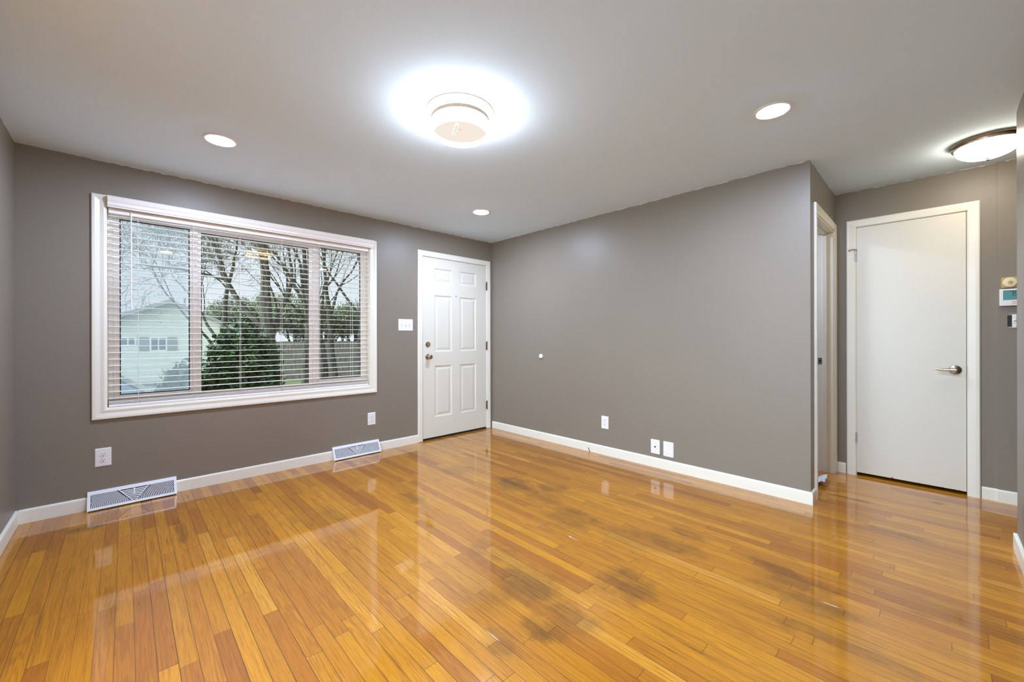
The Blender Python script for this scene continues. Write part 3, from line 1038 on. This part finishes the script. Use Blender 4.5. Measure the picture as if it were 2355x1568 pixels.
# ------------------------------------------------------------------ floor registers
def register(label):
    """baseboard diffuser: sloping white face with two fans of curved louvres and a triangle of straight ones"""
    L, D0, D1, HH = 0.474, 0.072, 0.016, 0.122
    t = empty('floor_register', label=label, cat='register', group='baseboard registers under the window')
    # local: x along the wall from 0..L, y = 0 at the wall, negative into the room
    fs = lambda u, v: (u, -(D0 + (D1 - D0) * v), 0.008 + (HH - 0.012) * v)     # point on the sloping face
    n_ = Vector((0, -(HH - .012), -(D0 - D1))).normalized()
    n_ = Vector((0, -(HH - .012), (D0 - D1) * -1)).normalized()
    n_ = Vector((0, -1, -(D1 - D0) / (HH - .012) * -1)).normalized()
    nrm = Vector((0, -(HH - .012), -(D0 - D1) * -1)).normalized()
    out = Vector((0, -(HH - 0.012), (D0 - D1))).normalized()

    def face_box(mb, pts, d0, d1):
        mb.prism(pts, lambda u, v, d: tuple(Vector(fs(u, v)) + out * d), d0, d1)
    body = MB()
    side = [(-.0005, 0.0004), (-D0, 0.0004), (-D0, .008), (-D1, HH - .004), (-.004, HH), (-.0005, HH)]
    body.prism(side, lambda a, b, d: (d, a, b), 0, .004)
    body.prism(side, lambda a, b, d: (d, a, b), L - .004, L)
    body.prism([(-.0005, HH - .005), (-D1 - .002, HH - .007), (-D1, HH - .003), (-.004, HH), (-.0005, HH)], lambda a, b, d: (d, a, b), .004, L - .004)
    face_box(body, [(0.004, 0), (L - .004, 0), (L - .004, .13), (0.004, .13)], -.002, .0004)
    face_box(body, [(0.004, .86), (L - .004, .86), (L - .004, 1), (0.004, 1)], -.002, .0004)
    face_box(body, [(0.004, .13), (.016, .13), (.016, .86), (0.004, .86)], -.002, .0004)
    face_box(body, [(L - .016, .13), (L - .004, .13), (L - .004, .86), (L - .016, .86)], -.002, .0004)
    V0, V1 = .13, .86
    uc = L / 2
    hw = .078
    # bars of the triangle
    for s in (-1, 1):
        face_box(body, [(uc + s * .004, V0), (uc + s * .010, V0), (uc + s * (hw + .004), V1), (uc + s * (hw - .003), V1)][::s], -.002, .0006)
    body.build('register_body', M['regpaint'], t)
    MB().faces([tuple(Vector(fs(u, v)) - out * .008) for u, v in ((.004, .0), (L - .004, .0), (L - .004, 1), (.004, 1))], [[0, 1, 2, 3]]).build('louvre_gap', M['regdark'], t)
    lv = MB()
    for k in range(1, 8):                                   # straight louvres of the triangle
        v = V0 + (V1 - V0) * k / 8
        h_ = hw * (v - V0) / (V1 - V0)
        face_box(lv, [(uc - h_, v - .022), (uc + h_, v - .022), (uc + h_, v + .022), (uc - h_, v + .022)], -.006, -.0004)
    SLH = math.hypot(HH - .012, D0 - D1)
    for s in (-1, 1):                                       # curved louvres: upright at the foot, leaning towards the triangle
        for k in range(40):
            foot = (L / 2 - .022) - .0093 * k                # distance of the foot from the middle
            run = []
            for q in range(15):
                t_ = q / 14
                v = V0 + (V1 - V0) * t_
                dist = foot - .040 * t_ ** 1.9
                lim = .011 + hw * t_
                if dist < lim:
                    break
                run.append((uc + s * dist, v))
            if len(run) > 1:
                hwid = .0018
                pts = [(u - hwid, v) for u, v in run] + [(u + hwid, v) for u, v in run[::-1]]
                face_box(lv, pts, -.003, -.0002)
        for k in range(1, 5):                                # short pieces filling the outer top corner
            head = (L / 2 - .022) + .0093 * k
            run = []
            for q in range(15):
                t_ = q / 14
                dist = head - .040 * t_ ** 1.9
                if dist < L / 2 - .018:
                    run.append((uc + s * dist, V0 + (V1 - V0) * t_))
            if len(run) > 1:
                pts = [(u - .0018, v) for u, v in run] + [(u + .0018, v) for u, v in run[::-1]]
                face_box(lv, pts, -.003, -.0002)
    lv.build('louvres', M['regpaint'], t)
    dl = MB()
    face_box(dl, [(uc - .004, V1 - .36), (uc + .004, V1 - .36), (uc + .004, V1 - .02), (uc - .004, V1 - .02)], -.003, .0012)
    face_box(dl, [(uc - .0022, V1 - .15), (uc + .0022, V1 - .15), (uc + .0022, V1 - .06), (uc - .0022, V1 - .06)], .0012, .007)
    dl.build('damper_lever', M['regpaint'], t)
    return t


r1 = register('white baseboard register at the left end of the window wall, under the left outlet')
place(r1, -0.188, YW - .0002, 0, 0)
r2_ = copy_tree(r1)
place(r2_, 1.455, YW - .0002, 0, 0, 'white baseboard register between the window and the front door')

# ------------------------------------------------------------------ ceiling lights
zf = lambda cx, cy: (lambda u, v, h: (cx + u, cy + v, h))


def downlight(label):
    t = empty('recessed_downlight', label=label, cat='ceiling light', group='recessed downlights in the living room ceiling')
    MB().lathe([(.093, -.0003), (.093, -.003), (.089, -.0055), (.078, -.0065), (.0725, -.0045), (.0725, -.0003)], zf(0, 0), 40).build('trim_ring', M['plastic'], t, smooth='local')
    MB().lathe([(.0722, -.0030), (.070, -.0062), (.055, -.0085), (.030, -.0098), (.006, -.0102)], zf(0, 0), 40).build('lens', M['lens'], t, smooth='local')
    return t


d1 = downlight('lit round downlight in the ceiling between the drum light and the window')
place(d1, 0.440, 3.124, H, 0)
for (x, y, lab) in ((2.570, 3.124, 'lit round downlight in the ceiling near the front door, smallest looking of the three'),
                    (2.594, 0.618, 'lit round downlight in the ceiling towards the hallway, beside the long blank wall'),
                    (0.440, 0.618, 'lit round downlight in the ceiling above the camera, out of the picture')):
    q = copy_tree(d1)
    place(q, x, y, H, 0, lab)

q = copy_tree(d1)  # extra lamp added out of sight to brighten the doorway jamb
place(q, 4.05, 1.60, H, 0, 'unseen round downlight added inside the side room to light the doorway jamb')
q['group'] = 'added fill light of the side room'

DX, DY, DR, ZB = 1.352, 1.825, 0.157, 2.315
dm = world_empty('drum_light', (DX, DY, H), label='lit white drum flush light with a gold ring in the middle of the ceiling', cat='ceiling light')
MB().lathe([(.186, H - .0003), (.186, H - .005), (.182, H - .0075), (.05, H - .0085), (.048, H - .012), (.048, ZB + .034), (.044, ZB + .0305)], zf(DX, DY), 56, caps=False).build('ceiling_pan', M['plastic'], dm, smooth=True)
MB().lathe([(DR + .0015, H - .037), (DR + .0015, H - .056), (DR - .003, H - .056), (DR - .003, H - .037), (DR + .0015, H - .037)], zf(DX, DY), 56, caps=False).build('gold_ring', M['gold'], dm, smooth=True)
MB().lathe([(DR, H - .0562), (DR, ZB + .004), (DR - .004, ZB), (DR - .012, ZB), (DR - .012, ZB + .012), (DR - .006, ZB + .014), (DR - .006, H - .0562)], zf(DX, DY), 56, caps=False).build('drum_shade', M['shade'], dm, smooth=True)
MB().lathe([(DR - .0065, ZB + .030), (.05, ZB + .030), (.004, ZB + .030)], zf(DX, DY), 48, caps=False).build('diffuser_disc', M['diffuser'], dm)
MB().tube([(DX - .055, DY - .045, ZB + .024), (DX - .005, DY + .058, ZB + .024)], .008, 10).build('cross_bar', M['gold'], dm, smooth=True)

HX, HY = 3.990, -0.235
hl = world_empty('dome_light', (HX, HY, H), label='lit warm dome light with a brushed nickel rim on the hallway ceiling', cat='ceiling light')
MB().lathe([(.165, H - .0003), (.168, H - .006), (.168, H - .012), (.163, H - .016), (.160, H - .020), (.158, H - .030), (.148, H - .036), (.140, H - .036), (.138, H - .030)], zf(HX, HY), 56).build('rim', M['nickel'], hl, smooth=True)
pr = []
for k in range(11):
    a = math.radians(90 * k / 10)
    pr.append((max(.003, .146 * math.cos(a)), H - .036 - .077 * math.sin(a)))
MB().lathe(pr, zf(HX, HY), 56).build('glass_dome', M['dome'], hl, smooth=True)
MB().lathe([(.012, H - .112), (.012, H - .116), (.007, H - .119), (.009, H - .124), (.006, H - .128), (.002, H - .130)], zf(HX, HY), 20).build('finial', M['nickel'], hl, smooth=True)

# ------------------------------------------------------------------ hall controls
XJ = XC - .010           # face of the jogged wall
th = world_empty('dial_thermostat', (XJ, -0.376, 1.569), label='old tan thermostat with a round ivory dial, above the digital thermostat', cat='thermostat')
MB().box(XJ - .020, -0.424, 1.531, XJ - .0003, -0.328, 1.607, .003).build('back_plate', M['tan'], th)
MB().lathe([(.033, .020), (.034, .026), (.030, .031), (.012, .033), (.003, .033)], lambda u, v, h: (XJ - h, -0.368 + u, 1.569 + v), 32).build('dial', M['ivory'], th, smooth=True)
MB().lathe([(.011, .033), (.0105, .036), (.003, .0365)], lambda u, v, h: (XJ - h, -0.368 + u, 1.569 + v), 20).build('dial_hub', M['tan'], th, smooth=True)
dg = world_empty('digital_thermostat', (XJ, -0.385, 1.464), label='white digital thermostat with a teal screen reading 75 on the hallway wall', cat='thermostat')
MB().box(XJ - .024, -0.452, 1.404, XJ - .0003, -0.320, 1.524, .004, seg=2).build('housing', M['plastic'], dg)
lcd = MB().box(XJ - .0248, -0.432, 1.445, XJ - .0238, -0.336, 1.514).build('screen', M['lcd'], dg)
SEG = dict(a=(0, 1, 1, 1), b=(1, .5, 1, 1), c=(1, 0, 1, .5), d=(0, 0, 1, 0), f=(0, .5, 0, 1), g=(0, .5, 1, .5))
dig = MB()
for ch_, yl in (('abc', -0.368), ('afgcd', -0.389)):
    for s in ch_:
        u0, v0, u1, v1 = SEG[s]
        wd2, ht2 = .0135, .030
        p0 = (yl - u0 * wd2, 1.474 + v0 * ht2)
        p1 = (yl - u1 * wd2, 1.474 + v1 * ht2)
        e = .0016
        dig.box(XJ - .0254, min(p0[0], p1[0]) - e, min(p0[1], p1[1]) - e, XJ - .0247, max(p0[0], p1[0]) + e, max(p0[1], p1[1]) + e)
dig.build('digits', M['ink'], lcd).location = (0, 0, 0)
rp = MB()
for z, a, b in ((1.434, -0.376, -0.412), (1.427, -0.378, -0.410), (1.418, -0.374, -0.414)):
    rp.box(XJ - .0246, b, z - .0016, XJ - .0238, a, z + .0016)
rp.build('red_print', M['red'], dg)

us = world_empty('bare_switch', (XJ, -0.388, 1.296), label='light switch without its cover plate, in an open box below the thermostats', cat='switch')
MB().box(XJ - .0012, -0.422, 1.258, XJ - .0003, -0.357, 1.336).build('open_box', M['slot'], us)
MB().box(XJ - .008, -0.399, 1.250, XJ - .0012, -0.378, 1.342, .002).build('switch_body', M['plastic'], us)
for z in (1.243, 1.339):
    MB().box(XJ - .004, -0.414, z, XJ - .0012, -0.363, z + .012, .001).build('mounting_ear', M['steel'], us)
m_ = Matrix.Translation((XJ - .007, -0.3885, 1.300)) @ Matrix.Rotation(math.radians(20), 4, 'Y')
MB().box(-.014, -.004, -.006, 0.001, .004, .006, .001, mat=m_).build('toggle', M['plastic'], us)

# crumpled paper scrap in the side doorway
random.seed(5)
pp = MB()
NX, NY = 9, 7
vv, ff = [], []
for i in range(NX):
    for j in range(NY):
        u, v = i / (NX - 1), j / (NY - 1)
        x = 4.00 + u * .20 - .02 * v
        y = 0.602 + v * .12 + .015 * u
        z = .004 + .042 * math.exp(-((v - .05) / .25) ** 2) * (0.75 + .3 * math.sin(u * 7)) + .012 * abs(math.sin(u * 9 + v * 5)) + random.uniform(0, .005)
        vv.append((x, y, z))
for i in range(NX - 1):
    for j in range(NY - 1):
        a = i * NY + j
        ff.append([a, a + NY, a + NY + 1, a + 1])
pp.faces(vv, ff)
po = pp.build('paper_scrap', M['paper'], label='crumpled white paper scrap on the floor of the side doorway', cat='paper')
md = po.modifiers.new('thick', 'SOLIDIFY')
md.thickness = .0012

# ------------------------------------------------------------------ outside, seen through the window
GZ = -0.60
M['lawn'] = leaf_mat('spring_lawn', srgb(112, 124, 74), srgb(150, 158, 104))
M['asphalt'] = P('grey_asphalt', (0.12, 0.125, 0.13, 1), 0.9, var=0.2)
M['bounce_slab'] = P('tinted_bounce_slab', (0.58, 0.64, 0.72, 1), 0.9, var=0.06)  # blue tint cools the light thrown up to the ceiling
M['bark'] = bark_mat('grey_green_bark', srgb(50, 48, 38), srgb(92, 88, 74))
M['twig'] = P('grey_twig', srgb(74, 70, 60), 0.9, var=0.2)
M['bud'] = leaf_mat('pale_green_bud', srgb(104, 114, 78), srgb(140, 148, 108))
M['shrub'] = leaf_mat('evergreen_leaf', srgb(20, 40, 12), srgb(56, 84, 28))
M['siding'] = siding_mat()
M['roof'] = P('grey_shingle', (0.30, 0.30, 0.28, 1), 0.9, var=0.2)
M['shutter'] = P('grey_shutter', (0.22, 0.23, 0.21, 1), 0.7, var=0.1)
M['hpane'] = P('dark_house_glass', (0.10, 0.14, 0.16, 1), 0.1, var=0.1)
M['fence'] = bark_mat('weathered_fence_board', srgb(104, 98, 88), srgb(140, 132, 118))
M['carpaint'] = P('blue_grey_car_paint', srgb(120, 136, 152), 0.25, coat=0.6, var=0.03)
M['tyre'] = P('black_tyre', (0.02, 0.02, 0.02, 1), 0.8, var=0.1)

lawn = MB().box(-40, YW + .3, GZ - .2, 70, 110, GZ).build('ground_lawn', M['lawn'])
lawn['kind'] = 'structure'
pat = MB().box(-7.0, -3.0, GZ, XL - T - .02, 5.5, -0.06).build('added_bounce_slab', M['bounce_slab'])  # unseen slab, added to bounce light through the west door on to the ceiling
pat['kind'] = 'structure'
drv = MB().box(-3.4, YW + 1.2, GZ + .001, 0.95, 40, GZ + .02).build('driveway', M['asphalt'])
drv['kind'] = 'structure'


def grow(parts, pos, d, length, rad, depth, rng, maxd, leafy):
    n = 4 if depth < 3 else 3
    pts, rr = [Vector(pos)], [rad]
    dirv = Vector(d)
    for i in range(n):
        dirv = (dirv + Vector((rng.uniform(-1, 1), rng.uniform(-1, 1), rng.uniform(-.6, .8))) * (.13 + .05 * depth)).normalized()
        pts.append(pts[-1] + dirv * length / n)
        rr.append(max(.0045, rad * (1 - .42 * (i + 1) / n)))
    mb = parts[0] if depth < 2 else parts[1]
    mb.tube(pts, rr, 9 if depth == 0 else (6 if depth < 3 else 3), caps=False)
    if depth >= maxd:
        if leafy:
            for k in range(2):
                q = pts[-1] + Vector((rng.uniform(-.1, .1), rng.uniform(-.1, .1), rng.uniform(-.1, .1)))
                a = Vector((rng.uniform(-1, 1), rng.uniform(-1, 1), rng.uniform(-1, 1))).normalized() * .030
                b = a.orthogonal().normalized() * .018
                parts[2].faces([q - a, q + b, q + a, q - b], [[0, 1, 2, 3]])
        return
    kids = 3 if depth < 6 else 2
    for k in range(kids):
        t = rng.uniform(.45, 1.0) if k else 1.0
        i = min(int(t * n), n - 1)
        base = pts[i].lerp(pts[i + 1], t * n - i) if t < 1 else pts[-1]
        ax = Vector((rng.uniform(-1, 1), rng.uniform(-1, 1), rng.uniform(-.35, .65))).normalized()
        spread = rng.uniform(.55, 1.0) if k else rng.uniform(.15, .5)
        nd = (dirv + ax * spread).normalized()
        grow(parts, base, nd, length * rng.uniform(.62, .84), rr[-1] * (.86 if k == 0 else .62), depth + 1, rng, maxd, leafy)


def tree(label, x, y, trunk_len, rad, seed, maxd=6, lean=(0, 0, 1), leafy=True, group=None):
    rng = random.Random(seed)
    t = empty('bare_tree', (x, y, GZ), label=label, cat='tree', group=group)
    parts = [MB(), MB(), MB()]
    grow(parts, (0, 0, -.05), Vector(lean).normalized(), trunk_len, rad, 0, rng, maxd, leafy)
    parts[0].build('trunk', M['bark'], t, smooth='local')
    parts[1].build('branches', M['twig'], t, recalc=False, kind='stuff')
    if leafy:
        parts[2].build('buds', M['bud'], t, recalc=False, kind='stuff')
    else:
        parts[2].bm.free()
    return t


big = tree('thick grey trunked tree budding outside the middle of the window', 3.02, 13.0, 3.0, .25, 11, 7, (-.02, 0, 1))
tree('slender forked tree outside the window, directly beside the thick trunk', 4.35, 14.6, 2.4, .13, 4, 7, (.10, 0, 1))
tree('dark tree outside the narrow right-hand pane, close to the centre sash', 5.10, 15.0, 3.2, .17, 7, 6, (.02, 0, 1))
tree('dark tree outside the narrow right-hand pane, at its middle', 5.75, 15.6, 3.0, .15, 21, 6, (-.04, 0, 1))
tree('dark tree outside the narrow right-hand pane, at its outer edge', 6.45, 15.0, 3.4, .16, 33, 6, (.03, 0, 1))
side_tree = tree('bare tree whose branches reach over the left pane of the window', 2.3, 16.0, 2.6, .14, 52, 7, (-.16, 0, 1))
b0 = tree('bare grey tree of the distant thicket behind the fence', 4.0, 27.0, 0.75, .12, 77, 7, (0, 0, 1), True, 'distant bare trees behind the fence')
b0.scale = (1.7, 1.7, 1.8)
rng = random.Random(9)
for k, (x, y) in enumerate(((5.6, 25), (7.4, 28), (9.0, 26), (6.6, 31), (10.4, 30), (3.6, 33), (8.2, 34), (11.6, 28), (12.5, 33), (5.0, 36), (4.6, 23.5), (6.2, 22.5), (7.8, 23.5), (9.6, 22.8), (5.2, 30), (7.4, 38), (10.8, 36), (13.6, 30))):
    q = copy_tree(b0)
    q.location = (x, y, GZ)
    q.rotation_euler = (0, 0, rng.uniform(0, 6.28))
    s = rng.uniform(1.5, 2.2)
    q.scale = (s, s, s * rng.uniform(.9, 1.1))


def bush(label, x, y, rx, ry, h, n, seed, mat='shrub'):
    rng = random.Random(seed)
    t = empty('evergreen_bush', (x, y, GZ), label=label, cat='bush')
    fo = MB()
    for k in range(n):
        a = rng.uniform(0, 6.283)
        cz = rng.uniform(-.2, 1)
        s = math.sqrt(max(0, 1 - cz * cz))
        lump = 1 + .10 * math.sin(a * 5 + cz * 4) + .08 * math.sin(a * 9 - cz * 7)
        r = lump * rng.uniform(.62, 1.03)
        q = Vector((rx * s * math.cos(a) * r, ry * s * math.sin(a) * r, max(.02, h * .35 + h * .65 * cz * r)))
        u = Vector((rng.uniform(-1, 1), rng.uniform(-1, 1), rng.uniform(-1, 1))).normalized()
        v = u.orthogonal().normalized()
        L = rng.uniform(.035, .07)
        fo.faces([q - u * L, q + v * L * .45, q + u * L, q - v * L * .45], [[0, 1, 2, 3]])
    fo.build('foliage', M[mat], t, recalc=False, kind='stuff')
    st = MB()
    for k in range(7):
        a = k * .9
        st.tube([(.06 * math.cos(a), .06 * math.sin(a), -.02), (rx * .3 * math.cos(a), ry * .3 * math.sin(a), h * .35), (rx * .5 * math.cos(a), ry * .5 * math.sin(a), h * .7)], [.025, .018, .008], 5)
    st.build('stems', M['bark'], t)
    return t


bush('large dark evergreen bush right outside the middle of the window', 1.66, 9.3, .66, .52, 2.0, 11000, 3)
bush('lower rounded bush outside the left pane, beside the dark evergreen', 0.72, 8.6, .42, .42, 1.30, 6000, 8)

# neighbouring house
hx0, hx1, hy0 = -6.5, 3.3, 22.0
hs = empty('neighbour_house', (0, 0, 0), label='cream sided gabled house seen through the left window pane', cat='house')
wl = MB()
gable = [(hx0, GZ), (hx1, GZ), (hx1, 1.75), (1.5 - 1.6, 2.72), (hx0, 1.0)]
gable = [(hx0, GZ), (hx1, GZ), (hx1, 1.70), (1.35, 2.62), (-0.8, 1.70), (hx0, 1.70)]
wl.prism(gable, lambda a, b, d: (a, d, b), hy0, hy0 + 7)
wl.build('siding', M['siding'], hs)
rf = MB()
rf.prism([(hx1 + .45, 1.48), (hx1 + .45, 1.62), (1.35, 2.80), (-1.0, 1.78), (-1.0, 1.62), (1.35, 2.64)], lambda a, b, d: (a, d, b), hy0 - .4, hy0 + 7.3)
rf.prism([(hx0 - .4, 1.62), (-0.7, 1.62), (-0.7, 1.78), (-3.6, 2.5), (hx0 - .4, 1.78)], lambda a, b, d: (a, d, b), hy0 + .3, hy0 + 7.2)
rf.build('roof', M['roof'], hs)
MB().tube([(1.95, hy0 + 1.5, 2.3), (1.95, hy0 + 1.5, 3.05)], .05, 8).build('vent_pipe', M['roof'], hs)
for (xa, xb, za, zb) in ((0.78, 1.22, 0.72, 1.20), (-0.10, 0.28, 0.95, 1.20)):
    wp = MB().box(xa - .05, hy0 - .03, za - .05, xb + .05, hy0, zb + .05).build('house_window', M['trim'], hs)
    MB().box(xa, hy0 - .035, za, (xa + xb) / 2 - .02, hy0 - .03, zb).box((xa + xb) / 2 + .02, hy0 - .035, za, xb, hy0 - .03, zb).build('house_pane', M['hpane'], wp)
for (xa, xb) in ((0.42, 0.72), (1.28, 1.58)):
    MB().box(xa, hy0 - .03, 0.68, xb, hy0, 1.24).build('shutter', M['shutter'], hs)

# wooden fence behind the trees
fe = empty('wooden_fence', (0, 0, 0), label='weathered grey board fence behind the trees', cat='fence')
fb = MB()
rng = random.Random(2)
x = 3.6
while x < 14:
    fb.box(x, 19.0, GZ + .03, x + .135, 19.02, 1.05 + rng.uniform(-.02, .02))
    x += .143
fb.build('fence_boards', M['fence'], fe)
rl = MB()
for z in (-.2, .75):
    rl.box(3.6, 19.02, z, 14, 19.06, z + .09)
rl.build('fence_rails', M['fence'], fe)
k = 0
while k < 5:
    MB().box(3.65 + k * 2.5, 19.06, GZ, 3.75 + k * 2.5, 19.16, 1.1).build('fence_post', M['fence'], fe)
    k += 1

# parked car on the driveway
car = empty('parked_car', (-1.35, 9.0, GZ), label='blue grey parked car at the lower corner of the left window pane', cat='car')
bodyp = [(-2.2, .32), (-2.22, .62), (-2.1, .80), (-1.0, .92), (1.7, .92), (2.15, .84), (2.2, .5), (2.15, .32)]
cabp = [(-1.05, .90), (-.40, 1.38), (.95, 1.40), (1.62, .92)]
cf = lambda a, b, d: (a, d, b)
cb_ = MB()
cb_.prism(bodyp, cf, -.85, .85)
cb_.prism(cabp, cf, -.70, .70)
cb_.build('car_body', M['carpaint'], car)
cw = MB()
for y in (-.702, .702):
    cw.box(-.62, y - .006, .98, .05, y + .006, 1.30).box(.11, y - .006, .98, .95, y + .006, 1.30)
cw.faces([(-1.0, -.62, .945), (-1.0, .62, .945), (-.46, .56, 1.345), (-.46, -.56, 1.345)], [[0, 1, 2, 3]])
cw.faces([(1.60, -.62, .955), (1.60, .62, .955), (1.02, .56, 1.365), (1.02, -.56, 1.365)], [[0, 1, 2, 3]])
cw.build('car_windows', M['hpane'], car)
for x in (-1.35, 1.35):
    for y in (-.82, .82):
        MB().lathe([(.20, -.11), (.31, -.11), (.325, -.08), (.325, .08), (.31, .11), (.20, .11)], lambda u, v, h: (x + u, y + h, .325 + v), 22).build('wheel', M['tyre'], car, smooth='local')

for o in bpy.data.objects:
    if 'world_built' in o:
        del o['world_built']
